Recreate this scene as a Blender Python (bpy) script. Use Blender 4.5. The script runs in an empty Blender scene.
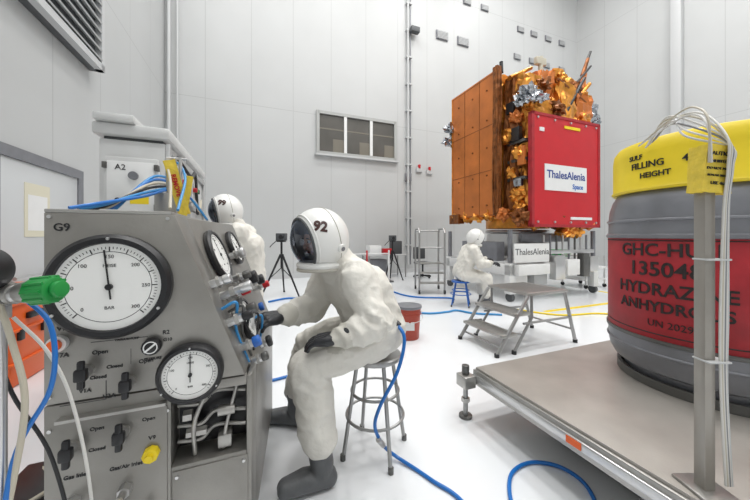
import bpy, bmesh, math, random
from mathutils import Vector, Matrix, noise
random.seed(7)
TH = math.radians(21.64)
V3 = Vector
scene = bpy.context.scene
scene.view_settings.view_transform = 'Standard'

# ------------------------------------------------------------------ materials
MC = {}
def mat(name, col, rough=0.5, metal=0.0, var=0.0, vscale=8.0, bump=0.0, bscale=30.0, vor=False, emit=0.0, stretch=None, coat=0.0):
    if name in MC: return MC[name]
    m = bpy.data.materials.new(name); m.use_nodes = True
    nt = m.node_tree; b = nt.nodes["Principled BSDF"]
    b.inputs["Base Color"].default_value = (*col, 1)
    b.inputs["Roughness"].default_value = rough
    b.inputs["Metallic"].default_value = metal
    if coat: b.inputs["Coat Weight"].default_value = coat
    tc = nt.nodes.new("ShaderNodeTexCoord"); mp = nt.nodes.new("ShaderNodeMapping")
    nt.links.new(tc.outputs["Object"], mp.inputs["Vector"])
    if stretch: mp.inputs["Scale"].default_value = stretch
    if var > 0:
        n = nt.nodes.new("ShaderNodeTexNoise"); n.inputs["Scale"].default_value = vscale; n.inputs["Detail"].default_value = 4
        r = nt.nodes.new("ShaderNodeValToRGB")
        r.color_ramp.elements[0].position = 0.3; r.color_ramp.elements[1].position = 0.7
        r.color_ramp.elements[0].color = (*[max(0, c*(1-var)) for c in col], 1)
        r.color_ramp.elements[1].color = (*[min(1, c*(1+var)) for c in col], 1)
        nt.links.new(mp.outputs[0], n.inputs["Vector"]); nt.links.new(n.outputs["Fac"], r.inputs[0]); nt.links.new(r.outputs[0], b.inputs["Base Color"])
    if bump > 0:
        if vor:
            n2 = nt.nodes.new("ShaderNodeTexVoronoi"); o = n2.outputs["Distance"]
        else:
            n2 = nt.nodes.new("ShaderNodeTexNoise"); n2.inputs["Detail"].default_value = 5; o = n2.outputs["Fac"]
        n2.inputs["Scale"].default_value = bscale
        bp = nt.nodes.new("ShaderNodeBump"); bp.inputs["Strength"].default_value = bump; bp.inputs["Distance"].default_value = 0.02
        nt.links.new(mp.outputs[0], n2.inputs["Vector"]); nt.links.new(o, bp.inputs["Height"]); nt.links.new(bp.outputs[0], b.inputs["Normal"])
    if emit > 0:
        b.inputs["Emission Color"].default_value = (*col, 1); b.inputs["Emission Strength"].default_value = emit
    MC[name] = m
    return m

def wall_mat(name, col, axis, pitch, hpitch):
    m = mat(name, col, 0.45, 0, 0.03, 0.6)
    nt = m.node_tree; b = nt.nodes["Principled BSDF"]
    tc = nt.nodes.new("ShaderNodeTexCoord"); sp = nt.nodes.new("ShaderNodeSeparateXYZ")
    nt.links.new(tc.outputs["Object"], sp.inputs[0])
    outs = []
    for ax, p in ((axis, pitch), (2, hpitch)):
        d = nt.nodes.new("ShaderNodeMath"); d.operation = 'DIVIDE'; d.inputs[1].default_value = p
        f = nt.nodes.new("ShaderNodeMath"); f.operation = 'FRACT'
        l = nt.nodes.new("ShaderNodeMath"); l.operation = 'LESS_THAN'; l.inputs[1].default_value = 0.02/p
        nt.links.new(sp.outputs[ax], d.inputs[0]); nt.links.new(d.outputs[0], f.inputs[0]); nt.links.new(f.outputs[0], l.inputs[0])
        outs.append(l)
    mx = nt.nodes.new("ShaderNodeMath"); mx.operation = 'MAXIMUM'
    nt.links.new(outs[0].outputs[0], mx.inputs[0]); nt.links.new(outs[1].outputs[0], mx.inputs[1])
    old = b.inputs["Base Color"].links[0].from_socket
    mix = nt.nodes.new("ShaderNodeMix"); mix.data_type = 'RGBA'
    mix.inputs[7].default_value = (*[c*0.82 for c in col], 1)
    nt.links.new(mx.outputs[0], mix.inputs[0]); nt.links.new(old, mix.inputs[6]); nt.links.new(mix.outputs[2], b.inputs["Base Color"])
    return m

STEEL = mat("brushed_steel", (0.42,0.41,0.39), 0.36, 0.75, 0.12, 6, 0.05, 60)
PANEL = mat("panel_steel", (0.285,0.275,0.255), 0.36, 0.65, 0.14, 4, 0.04, 90)
ALU = mat("aluminium", (0.60,0.60,0.60), 0.28, 0.85)
DSTEEL = mat("dark_steel", (0.14,0.14,0.135), 0.4, 0.7)
BLACK = mat("black_plastic", (0.012,0.012,0.014), 0.4)
WHITE = mat("white_paint", (0.76,0.765,0.76), 0.4, 0, 0.02)
DIAL = mat("dial_white", (0.84,0.84,0.82), 0.35)
LGREY = mat("light_grey_paint", (0.52,0.53,0.535), 0.45)
GREY = mat("grey_paint", (0.21,0.215,0.235), 0.33, 0.3, 0.08)
DGREY = mat("dark_grey", (0.07,0.075,0.08), 0.5)
RED = mat("red_paint", (0.52,0.010,0.018), 0.4, 0, 0.05, 3)
DRED = mat("label_red", (0.36,0.014,0.022), 0.5, 0, 0.15, 10)
YEL = mat("yellow_paint", (0.82,0.62,0.015), 0.45, 0, 0.06, 5)
TAGY = mat("yellow_tag", (0.76,0.57,0.06), 0.5, 0, 0.12, 30, 0.3, 60)
ORANGE = mat("orange_plastic", (0.78,0.12,0.015), 0.4)
BUCKET = mat("bucket_red_orange", (0.40,0.055,0.03), 0.4)
BLUEH = mat("blue_hose", (0.01,0.15,0.50), 0.3)
LBLUE = mat("light_blue_hose", (0.035,0.25,0.55), 0.35)
BEIGE = mat("beige_hose", (0.50,0.46,0.37), 0.45)
WCABLE = mat("white_cable", (0.64,0.63,0.60), 0.45)
GREEN = mat("green_cap", (0.01,0.24,0.045), 0.35)
BLUEK = mat("blue_knob", (0.02,0.12,0.45), 0.35)
SUIT = mat("suit_fabric", (0.72,0.70,0.645), 0.7, 0, 0.05, 6, 0.35, 24)
SUIT2 = mat("suit_seams", (0.46,0.44,0.39), 0.75)
CUFF = mat("suit_cuff", (0.60,0.58,0.52), 0.7, 0, 0.05, 6, 0.3, 30)
GLOVE = mat("glove_rubber", (0.015,0.016,0.02), 0.42, 0, 0.2, 15, 0.2, 30)
BOOT = mat("boot_rubber", (0.10,0.105,0.11), 0.42, 0, 0.15, 15, 0.15, 30)
HELM = mat("helmet_shell", (0.80,0.80,0.78), 0.3, coat=0.3)
SKIN = mat("skin", (0.62,0.36,0.25), 0.5)
GOLD = mat("gold_foil", (0.72,0.31,0.055), 0.33, 0.75, 0.35, 5, 0.55, 7, True)
OFOIL = mat("orange_kapton", (0.56,0.17,0.035), 0.4, 0.35, 0.18, 2.0, 0.3, 3)
BROWN = mat("brown_foil", (0.22,0.075,0.02), 0.38, 0.6, 0.4, 9, 0.6, 10, True)
SILVER = mat("silver_foil", (0.42,0.44,0.47), 0.25, 0.95, 0.3, 10, 0.6, 10, True)
PLATE = mat("platform_plate", (0.38,0.355,0.325), 0.42, 0.35, 0.12, 3, 0.05, 80)
WIN = mat("window_glass", (0.10,0.095,0.085), 0.15, 0, 0.2, 1)
PAPER = mat("paper_sign", (0.66,0.63,0.50), 0.6)
DOOR = mat("door_paint", (0.55,0.565,0.575), 0.35)
STG = mat("stool_grey",(0.36,0.36,0.355),0.35,0.6)

def visor_mat():
    m = bpy.data.materials.new("visor_glass"); m.use_nodes = True
    nt = m.node_tree; nt.nodes.clear()
    o = nt.nodes.new("ShaderNodeOutputMaterial"); mx = nt.nodes.new("ShaderNodeMixShader")
    t = nt.nodes.new("ShaderNodeBsdfTransparent"); t.inputs[0].default_value = (0.58,0.63,0.72,1)
    g = nt.nodes.new("ShaderNodeBsdfGlossy"); g.inputs[0].default_value = (0.72,0.80,0.95,1); g.inputs[1].default_value = 0.05
    lw = nt.nodes.new("ShaderNodeLayerWeight"); lw.inputs[0].default_value = 0.5
    nt.links.new(lw.outputs["Fresnel"], mx.inputs[0]); nt.links.new(t.outputs[0], mx.inputs[1]); nt.links.new(g.outputs[0], mx.inputs[2]); nt.links.new(mx.outputs[0], o.inputs[0])
    return m
VISOR = visor_mat()

# ------------------------------------------------------------------ mesh builder
def frame(z, up=(0,0,1)):
    z = V3(z).normalized(); up = V3(up)
    if abs(z.dot(up.normalized())) > 0.99: up = V3((0,1,0))
    y = (up - z*up.dot(z)).normalized(); x = y.cross(z)
    return Matrix((x, y, z)).transposed().to_4x4()
def place(c, z, up=(0,0,1)):
    return Matrix.Translation(V3(c)) @ frame(z, up)
def catmull(pts, n=8):
    pts = [V3(p) for p in pts]
    P = [pts[0]*2-pts[1]] + pts + [pts[-1]*2-pts[-2]]
    out = []
    for i in range(1, len(P)-2):
        for k in range(n):
            t = k/n
            a,b,c,d = P[i-1],P[i],P[i+1],P[i+2]
            out.append(0.5*((2*b)+(c-a)*t+(2*a-5*b+4*c-d)*t*t+(3*b-a-3*c+d)*t**3))
    out.append(pts[-1]); return out
_textcache = {}
def text_mesh(s, size, extrude=0.001, align='CENTER', bold=0.0):
    k = (s, size, extrude, align, bold)
    if k in _textcache: return _textcache[k]
    cu = bpy.data.curves.new("t", 'FONT'); cu.body = s; cu.size = size; cu.align_x = align; cu.align_y = 'CENTER'; cu.extrude = extrude; cu.resolution_u = 3; cu.offset = bold
    ob = bpy.data.objects.new("t", cu); scene.collection.objects.link(ob)
    dg = bpy.context.evaluated_depsgraph_get()
    me = bpy.data.meshes.new_from_object(ob.evaluated_get(dg))
    bpy.data.objects.remove(ob); bpy.data.curves.remove(cu)
    me.materials.clear()
    _textcache[k] = me
    return me

class B:
    def __init__(s): s.bm = bmesh.new(); s.mats = []
    def mi(s, m):
        if m not in s.mats: s.mats.append(m)
        return s.mats.index(m)
    def add(s, tb, m, M=None):
        if M is not None: bmesh.ops.transform(tb, matrix=M, verts=tb.verts)
        i = s.mi(m)
        for f in tb.faces: f.material_index = i; f.smooth = True
        me = bpy.data.meshes.new("tmp"); tb.to_mesh(me); tb.free()
        s.bm.from_mesh(me); bpy.data.meshes.remove(me)
    def box(s, lo, hi, m, bev=0.0, M=None):
        tb = bmesh.new(); bmesh.ops.create_cube(tb, size=1)
        lo, hi = V3(lo), V3(hi)
        for v in tb.verts:
            v.co = V3([lo[i] + (v.co[i]+0.5)*(hi[i]-lo[i]) for i in range(3)])
        if bev > 0: bmesh.ops.bevel(tb, geom=tb.edges[:], offset=bev, segments=2, affect='EDGES', profile=0.5)
        s.add(tb, m, M)
    def cyl(s, p1, p2, r, m, r2=None, seg=20, M=None, bev=0.0):
        p1, p2 = V3(p1), V3(p2); d = p2-p1
        if r2 is None: r2 = r
        tb = bmesh.new(); bmesh.ops.create_cone(tb, cap_ends=True, segments=seg, radius1=r, radius2=r2, depth=d.length)
        if bev > 0:
            e = [e for e in tb.edges if len(e.link_faces) == 2 and any(len(f.verts) > 4 for f in e.link_faces)]
            bmesh.ops.bevel(tb, geom=e, offset=bev, segments=2, affect='EDGES', profile=0.5)
        T = Matrix.Translation((p1+p2)/2) @ d.to_track_quat('Z','Y').to_matrix().to_4x4()
        s.add(tb, m, T if M is None else M @ T)
    def sph(s, c, r, m, sc=(1,1,1), M=None, seg=20):
        tb = bmesh.new(); bmesh.ops.create_uvsphere(tb, u_segments=seg, v_segments=seg//2+2, radius=r)
        T = Matrix.Translation(V3(c)) @ Matrix.Diagonal((*sc,1))
        s.add(tb, m, T if M is None else M @ T)
    def rev(s, prof, m, M=None, seg=48, close=False):
        tb = bmesh.new(); rings = []
        for r, h in prof:
            rings.append([tb.verts.new((r*math.cos(2*math.pi*i/seg), r*math.sin(2*math.pi*i/seg), h)) for i in range(seg)])
        n = len(rings); rng = range(n if close else n-1)
        for k in rng:
            a, b = rings[k], rings[(k+1) % n]
            for i in range(seg):
                j = (i+1) % seg
                tb.faces.new((a[i], a[j], b[j], b[i]))
        bmesh.ops.remove_doubles(tb, verts=tb.verts, dist=1e-6)
        bmesh.ops.recalc_face_normals(tb, faces=tb.faces)
        s.add(tb, m, M)
    def torus(s, R, r, m, M=None, seg=40, rs=10):
        s.rev([(R+r*math.cos(2*math.pi*k/rs), r*math.sin(2*math.pi*k/rs)) for k in range(rs)], m, M, seg, True)
    def tube(s, pts, r, m, n=8, seg=10, raw=False, M=None):
        P = [V3(p) for p in pts] if raw else catmull(pts, n)
        tb = bmesh.new(); rings = []
        T = (P[1]-P[0]).normalized(); N = T.orthogonal().normalized()
        for i, p in enumerate(P):
            t = ((P[i+1] if i < len(P)-1 else P[i]) - (P[i-1] if i > 0 else P[i])).normalized()
            N = (N - t*N.dot(t)).normalized(); Bn = t.cross(N)
            rings.append([tb.verts.new(p + (N*math.cos(2*math.pi*k/seg) + Bn*math.sin(2*math.pi*k/seg))*r) for k in range(seg)])
        for a, b in zip(rings, rings[1:]):
            for k in range(seg):
                tb.faces.new((a[k], a[(k+1)%seg], b[(k+1)%seg], b[k]))
        tb.faces.new(rings[0][::-1]); tb.faces.new(rings[-1])
        s.add(tb, m, M)
    def prism(s, poly, a, bb, m, bev=0.0, fn=None):
        tb = bmesh.new()
        f = tb.faces.new([tb.verts.new((p[0], a, p[1])) for p in poly])
        r = bmesh.ops.extrude_face_region(tb, geom=[f])
        for v in r['geom']:
            if isinstance(v, bmesh.types.BMVert): v.co.y = bb
        if fn:
            for v in tb.verts: v.co = fn(v.co)
        bmesh.ops.recalc_face_normals(tb, faces=tb.faces)
        if bev > 0: bmesh.ops.bevel(tb, geom=tb.edges[:], offset=bev, segments=2, affect='EDGES', profile=0.5)
        s.add(tb, m)
    def text(s, t, size, M, m, ex=0.001, align='CENTER', fn=None, bold=0.0):
        me = text_mesh(t, size, ex, align, bold); tb = bmesh.new(); tb.from_mesh(me)
        if fn:
            bmesh.ops.triangulate(tb, faces=tb.faces[:])
            for v in tb.verts: v.co = fn(v.co)
            s.add(tb, m)
        else: s.add(tb, m, M)
    def crumple(s, lo, hi, m, cuts=8, amp=0.05, M=None):
        tb = bmesh.new(); bmesh.ops.create_cube(tb, size=1); lo, hi = V3(lo), V3(hi)
        bmesh.ops.subdivide_edges(tb, edges=tb.edges[:], cuts=cuts, use_grid_fill=True)
        for v in tb.verts:
            c = V3([lo[i] + (v.co[i]+0.5)*(hi[i]-lo[i]) for i in range(3)])
            v.co = c + V3([random.uniform(-amp, amp) for _ in range(3)])
        bmesh.ops.triangulate(tb, faces=tb.faces[:])
        s.add(tb, m, M)
    def blob(s, c, r, m, amp=0.3, sc=(1,1,1), sub=3):
        tb = bmesh.new(); bmesh.ops.create_icosphere(tb, subdivisions=sub, radius=1)
        o = V3((random.random()*50, random.random()*50, 0))
        for v in tb.verts:
            k = 1 + amp*noise.noise(v.co*2+o)*2 + amp*0.6*noise.noise(v.co*6+o) + random.uniform(-amp, amp)*0.18
            v.co = V3((v.co.x*sc[0], v.co.y*sc[1], v.co.z*sc[2]))*k*r + V3(c)
        s.add(tb, m)
    def done(s, name, room=True, parent=None, sharp=35):
        vs = s.bm.verts
        lo = V3([min(v.co[i] for v in vs) for i in range(3)]); hi = V3([max(v.co[i] for v in vs) for i in range(3)])
        o = V3(((lo.x+hi.x)/2, (lo.y+hi.y)/2, lo.z))
        if parent is not None: o = V3((0,0,0))
        for v in vs: v.co -= o
        me = bpy.data.meshes.new(name); s.bm.to_mesh(me); s.bm.free()
        for m in s.mats: me.materials.append(m)
        me.set_sharp_from_angle(angle=math.radians(sharp))
        ob = bpy.data.objects.new(name, me); scene.collection.objects.link(ob)
        R = Matrix.Rotation(TH, 4, 'Z') if room else Matrix.Identity(4)
        if parent is not None: ob.parent = parent
        else:
            ob.rotation_euler = (0, 0, TH if room else 0); ob.location = R @ o
        return ob
def UW(u, v, z): return V3((math.cos(TH)*u - math.sin(TH)*v, math.sin(TH)*u + math.cos(TH)*v, z))

# ------------------------------------------------------------------ room shell
UL, UR, VB, VF, H = -2.38, 14.6, 10.0, -5.0, 14.0
WL = wall_mat("wall_panels_v", (0.50,0.51,0.51), 1, 1.25, 5.4)
WBm = wall_mat("wall_panels_u", (0.515,0.525,0.525), 0, 1.25, 5.4)
FL = mat("floor_epoxy", (0.78,0.80,0.82), 0.2, 0, 0.03, 1.2, coat=0.2)
CEIL = mat("ceiling_paint", (0.7,0.7,0.7), 0.6)
b = B(); b.box((UL-0.2,VF-0.2,-0.2),(UR+0.2,VB+0.2,0), FL); b.done("floor")
b = B(); b.box((UL-0.2,VF-0.2,0),(UL,VB+0.2,H), WL); b.done("wall_left")
b = B(); b.box((UL,VB,0),(UR,VB+0.2,H), WBm); b.done("wall_back")
b = B(); b.box((UR,VF-0.2,0),(UR+0.2,VB+0.2,H), WL); b.done("wall_right")
b = B(); b.box((UL,VF-0.2,0),(UR,VF,H), WBm); b.done("wall_front")
b = B(); b.box((UL-0.2,VF-0.2,H),(UR+0.2,VB+0.2,H+0.2), CEIL); b.done("ceiling")
b = B(); b.box((UL,VB-0.03,0),(UR,VB,0.15), LGREY); b.done("baseboard_back")
b = B(); b.box((UR-0.03,VF,0),(UR,VB-0.03,0.15), LGREY); b.done("baseboard_right")
b = B(); b.box((UL,5.75,0),(UL+0.03,VB-0.03,0.15), LGREY); b.done("baseboard_left")
b = B(); u0,u1,z0,z1 = 1.91,4.75,4.15,5.5
b.box((u0,VB-0.02,z0),(u1,VB,z1), WIN)
FR = mat("window_frame",(0.40,0.41,0.40),0.4)
for a in (u0,u1): b.box((a-0.05,VB-0.08,z0-0.05),(a+0.05,VB,z1+0.05), FR)
for a in (z0,z1): b.box((u0,VB-0.08,a-0.05),(u1,VB,a+0.05), FR)
for k in (1,2):
    a = u0+(u1-u0)*k/3; b.box((a-0.05,VB-0.07,z0),(a+0.05,VB,z1), WHITE)
b.box((u0-0.1,VB-0.14,z0-0.1),(u1+0.1,VB,z0-0.04), LGREY)
WC = mat("window_interior",(0.17,0.155,0.125),0.6)
for k in range(3):
    a = u0+(u1-u0)*k/3+0.05; w = (u1-u0)/3-0.1
    b.box((a,VB-0.026,z1-0.55),(a+w,VB-0.018,z1-0.5), WC); b.box((a+w*0.55,VB-0.026,z0+0.05),(a+w,VB-0.018,z0+0.5), WC)
b.done("window_1")
b = B()
b.box((UL,3.0,0),(UL+0.03,5.5,2.2), DOOR, 0.005)
b.box((UL,5.5,0),(UL+0.05,5.62,2.32), GREY); b.box((UL,3.0,2.2),(UL+0.05,5.5,2.32), GREY)
b.box((UL,4.1,0),(UL+0.035,4.115,2.2), DGREY)
b.box((UL+0.03,4.45,1.38),(UL+0.036,4.88,1.98), PAPER); b.box((UL+0.036,4.50,1.45),(UL+0.038,4.83,1.85), WHITE)
b.cyl((UL+0.09,4.2,0.95),(UL+0.09,5.3,0.95),0.02, ALU)
for v in (4.25,5.25): b.cyl((UL+0.02,v,0.95),(UL+0.09,v,0.95),0.015, ALU)
b.done("door_1")
b = B()
b.cyl((UL+0.12,VB-0.12,0),(UL+0.12,VB-0.12,H-0.1),0.05, LGREY)
b.cyl((UL+0.32,VB-0.1,0),(UL+0.32,VB-0.1,H-0.1),0.03, LGREY)
b.done("corner_conduit")
b = B(); b.cyl((5.25,VB-0.09,0.3),(5.25,VB-0.09,12),0.04, LGREY); b.cyl((5.37,VB-0.06,0.3),(5.37,VB-0.06,12),0.02, GREY)
for z in range(1,12): b.box((5.18,VB-0.12,z),(5.42,VB,z+0.05), LGREY)
b.box((5.3,VB-0.3,8.9),(5.65,VB-0.1,9.1), DGREY, 0.02); b.box((5.15,VB-0.1,3.4),(5.4,VB-0.02,3.7), GREY,0.01)
b.done("conduit_pipe")
b = B(); b.box((UR-0.22,6.05,0.15),(UR,6.35,H), LGREY,0.01); b.done("trim_1")
vl = [(6.79,9.23),(7.79,9.22),(10.7,9.25),(11.6,9.25),(12.5,9.25),(13.5,9.25),(10.9,10.5),(11.7,10.5),(12.6,10.5),(13.5,10.5),(8.0,10.9),(8.9,10.9)]
for i,(u,z) in enumerate(vl):
    s_ = 1.0 if i < 2 else 0.7
    b = B(); b.box((u-0.27*s_,VB-0.05,z-0.17*s_),(u+0.27*s_,VB,z+0.17*s_), GREY)
    for k in range(6): b.box((u-0.24*s_,VB-0.08,z-(0.14-k*0.05)*s_),(u+0.24*s_,VB-0.05,z-(0.115-k*0.05)*s_), LGREY)
    b.done("air_vent")
for u,z in ((5.75,3.9),(6.2,3.85)):
    b = B(); b.box((u-0.12,VB-0.08,z-0.12),(u+0.12,VB,z+0.05), LGREY,0.01); b.cyl((u,VB-0.06,z+0.03),(u,VB-0.06,z+0.16),0.05, RED); b.done("warning_beacon")
b = B()
u0,u1,v0,v1,z0,z1 = UL,-2.19,3.0,5.9,3.92,6.4
b.box((u0,v0,z0),(u1-0.08,v1,z1), DGREY,0.01)
b.box((u1-0.09,v1-0.10,z0),(u1,v1,z1), LGREY); b.box((u1-0.09,v0,z0),(u1,v1,z0+0.10), LGREY)
b.box((u1-0.09,v0,z1-0.08),(u1,v1,z1), LGREY); b.box((u1-0.09,v0,z0),(u1,v0+0.08,z1), LGREY)
for k in range(16):
    z = z0+0.18+k*0.14
    M = Matrix.Translation((u1-0.04,(v0+v1)/2,z)) @ Matrix.Rotation(math.radians(38),4,'Y')
    b.box((-0.06,-(v1-v0)/2+0.10,-0.01),(0.06,(v1-v0)/2-0.10,0.01), LGREY, 0, M)
b.done("air_louvre_unit")

# ------------------------------------------------------------------ gauge
def gauge(b, M, R, big=True, rot=0.0, label="psi", th=1.0):
    M = M @ Matrix.Diagonal((1,1,th,1))
    b.rev([(R*0.0,0),(R*1.03,0),(R*1.05,0.01),(R*1.05,0.035),(R*0.98,0.05),(R*0.88,0.05),(R*0.86,0.035),(R*0.0,0.035)], BLACK, M, 56)
    b.cyl((0,0,0.034),(0,0,0.038),R*0.87, DIAL, M=M, seg=56)
    b.torus(R*0.70,R*0.006, BLACK, M @ Matrix.Translation((0,0,0.038)), 56, 6)
    n = 60 if big else 36
    for k in range(n+1):
        a = math.radians(225 - 270*k/n); L = 0.09 if k % 5 == 0 else 0.045
        Mr = M @ Matrix.Rotation(a,4,'Z')
        w = R*(0.009 if k%5==0 else 0.005)
        b.box((R*(0.80-L),-w,0.038),(R*0.80,w,0.0395), BLACK, 0, Mr)
    for k in range(0,7 if big else 5):
        a = math.radians(225 - 270*k/(6 if big else 4))
        b.text(str(k*(50 if big else 100)), R*0.10, M @ Matrix.Translation((R*0.60*math.cos(a),R*0.60*math.sin(a),0.039)), BLACK, 0.0003)
    b.text(label, R*0.09, M @ Matrix.Translation((0,R*0.42,0.039)), BLACK, 0.0003)
    b.text("BAR", R*0.09, M @ Matrix.Translation((0,-R*0.42,0.039)), BLACK, 0.0003)
    Mn = M @ Matrix.Rotation(rot,4,'Z')
    b.box((-R*0.014,-R*0.25,0.042),(R*0.014,R*0.74,0.044), BLACK, 0, Mn)
    b.cyl((0,0,0.038),(0,0,0.048),R*0.06, BLACK, M=M)
    for k in range(3):
        a = math.radians(90+120*k); b.cyl((R*0.96*math.cos(a),R*0.96*math.sin(a),0.045),(R*0.96*math.cos(a),R*0.96*math.sin(a),0.054),R*0.03, ALU, M=M, seg=10)

# ------------------------------------------------------------------ gauge console cart
b = B(); VC = 1.30; SH = 0.13
uL,uT,uB,zT,zK,zb = -0.64,-0.279,-0.016,1.474,0.78,0.14
def us(z,v=VC): return uB + (z-zK)*(uT-uB)/(zT-zK) + (v-VC)*SH
def shear(co): return V3((co.x + ((co.y-VC)*SH if co.x > -0.5 else 0), co.y, co.z))
b.prism([(uL+0.003,zb),(uB-0.003,zb),(uB-0.003,zK),(uT-0.003,zT-0.003),(uL+0.003,zT-0.003)], VC+0.12, 2.3, PANEL, 0.004, shear)
b.prism([(uL,0.845),(us(0.845),0.845),(uT,zT),(uL,zT)], VC, VC+0.12, PANEL, 0.003, shear)
b.prism([(uL,zb),(-0.29,zb),(-0.29,0.84),(uL,0.84)], VC, VC+0.12, PANEL, 0.003)
b.prism([(-0.035,zb),(uB,zb),(uB,0.84),(-0.035,0.84)], VC, VC+0.12, PANEL, 0.003, shear)
b.prism([(-0.29,zb),(-0.035,zb),(-0.035,0.545),(-0.29,0.545)], VC, VC+0.12, PANEL, 0.003)
b.prism([(-0.29,0.805),(-0.035,0.805),(-0.035,0.84),(-0.29,0.84)], VC, VC+0.12, PANEL, 0.002)
b.box((-0.285,VC+0.112,0.55),(-0.04,VC+0.118,0.80), BLACK)
b.box((-0.60,VC-0.008,0.20),(-0.30,VC,0.78), PANEL, 0.003)
b.box((-0.60,VC-0.03,0.79),(-0.30,VC,0.80), STEEL)
b.box((-0.285,VC-0.006,0.20),(-0.03,VC,0.53), PANEL, 0.003)
for u in (-0.27,-0.045):
    for z in (0.22,0.51): b.cyl((u,VC-0.012,z),(u,VC,z),0.006, ALU, seg=8)
for k,z in enumerate((0.60,0.66,0.74)):
    b.tube([(-0.28,VC+0.06,z),(-0.20,VC+0.05,z),(-0.15,VC+0.07,z+0.03),(-0.04,VC+0.06,z+0.02)],0.008, STEEL)
b.tube([(-0.22,VC+0.04,0.55),(-0.22,VC+0.03,0.68),(-0.17,VC+0.05,0.8)],0.008, STEEL)
b.tube([(-0.12,VC+0.04,0.55),(-0.11,VC+0.03,0.64),(-0.07,VC+0.05,0.8)],0.007, STEEL)
b.cyl((-0.25,VC+0.05,0.63),(-0.18,VC+0.05,0.63),0.018, STEEL, seg=6); b.cyl((-0.14,VC+0.04,0.70),(-0.08,VC+0.04,0.70),0.02, STEEL)
b.cyl((-0.26,VC+0.05,0.70),(-0.23,VC+0.05,0.70),0.022, STEEL, seg=6); b.box((-0.14,VC+0.02,0.56),(-0.09,VC+0.08,0.61), STEEL, 0.005)
def FM(u,z,off=0.0): return place((u,VC-off,z),(0,-1,0))
gauge(b, FM(-0.456,1.2265), 0.168, True, math.radians(6), "HEISE")
gauge(b, FM(-0.222,0.892), 0.103, False, 0.0, "HEISE")
def tvalve(u,z,off=0.0,col=BLACK):
    M = FM(u,z,off)
    b.cyl((0,0,0),(0,0,0.012),0.020, STEEL, M=M); b.cyl((0,0,0.01),(0,0,0.045),0.009, ALU, M=M)
    b.box((-0.010,-0.046,0.032),(0.010,0.046,0.050), col, 0.006, M)
    b.box((-0.017,-0.020,0.028),(0.017,0.020,0.055), col, 0.007, M)
for (u,z,o) in ((-0.529,0.944,0),(-0.413,0.888,0),(-0.563,0.70,0.008),(-0.428,0.72,0.008)): tvalve(u,z,o)
for (u,z) in ((-0.601,1.045),):
    b.cyl((0,0,0),(0,0,0.02),0.026, WHITE, M=FM(u,z)); b.cyl((0,0,0.02),(0,0,0.04),0.018, ORANGE, M=FM(u,z),bev=0.004)
M = FM(-0.345,1.004); b.cyl((0,0,0),(0,0,0.03),0.030, BLACK, M=M, bev=0.006, seg=12); b.torus(0.020,0.002, WHITE, M @ Matrix.Translation((0,0,0.031)), 24, 6); b.box((-0.022,-0.003,0.03),(0.022,0.003,0.034), WHITE, 0, M @ Matrix.Rotation(0.7,4,'Z'))
M = FM(-0.345,0.625,0.008); b.cyl((0,0,0),(0,0,0.03),0.026, YEL, M=M, bev=0.005, seg=8); b.cyl((0,0,0.03),(0,0,0.045),0.012, YEL, M=M)
for t,u,z,s in (("G9",-0.595,1.425,0.035),("V16A",-0.585,1.09,0.019),("V17A",-0.60,1.003,0.020),("R2",-0.305,1.045,0.020),("V1A",-0.535,0.875,0.018),("V2A",-0.47,0.845,0.020),
                ("Open",-0.495,1.0,0.019),("Closed",-0.50,0.915,0.016),("Open",-0.365,0.95,0.019),("Closed",-0.455,0.945,0.016),("V11",-0.16,0.782,0.018),("PRESSURE",-0.345,0.955,0.012),
                ("Open",-0.50,0.745,0.017),("Closed",-0.50,0.675,0.016),("Gas Inlet",-0.555,0.60,0.018),("Gas/Air Inlet",-0.42,0.595,0.018),("V9",-0.345,0.675,0.020),("Open",-0.355,0.745,0.017),("G10",-0.30,1.018,0.016),("VACUUM PUMP",-0.42,1.035,0.010)):
    b.text(t, s, FM(u,z,0.0095 if z<0.76 and u<-0.3 else 0.0015), BLACK, 0.0005, bold=0.0004)
for (a_,c_) in (((-0.60,0.835),(-0.48,0.837)),((-0.48,0.835),(-0.478,0.90)),((-0.41,0.945),(-0.409,1.0)),((-0.52,1.035),(-0.36,1.037))): b.box((a_[0],VC-0.001,a_[1]),(c_[0],VC,c_[1]), BLACK)
for (u,z) in ((-0.56,0.52),(-0.42,0.52),(-0.50,0.42),(-0.35,0.42)):
    M = FM(u,z,0.008); b.cyl((0,0,0),(0,0,0.03),0.02, ALU, M=M, seg=6); b.cyl((0,0,0.03),(0,0,0.06),0.012, STEEL, M=M)
    p = V3((u,VC-0.06,z)); b.tube([p,p+V3((0.0,-0.04,-0.01)),p+V3((-0.03,-0.05,-0.15)),p+V3((-0.08,-0.02,-0.4))],0.006, random.choice([BEIGE,WCABLE]))
for u in (-0.625,-0.30):
    for z in (0.87,1.46,0.18,0.76): b.cyl((u,VC-0.006,z),(u,VC+0.005,z),0.006, ALU, seg=8)
nrm = V3((0.935,-0.1215,0.354)).normalized()
def SM(v,z,off=0.0): return place(V3((us(z,v),v,z))+nrm*off, nrm)
gauge(b, SM(1.60,1.30), 0.120, False, 0.3, th=0.5)
gauge(b, SM(1.62,0.98), 0.105, False, -0.5, th=0.5)
gauge(b, SM(2.0,1.32), 0.10, False, 0.8, th=0.5)
def cval(v,z,L,c,rk=0.03):
    M = SM(v,z)
    b.cyl((0,0,0),(0,0,L*0.6),0.018, ALU, M=M, seg=8); b.cyl((0,0,L*0.3),(0,0,L*0.45),0.025, STEEL, M=M, seg=6)
    b.cyl((0,0,L*0.6),(0,0,L),rk, c, M=M, bev=0.005, seg=14)
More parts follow.
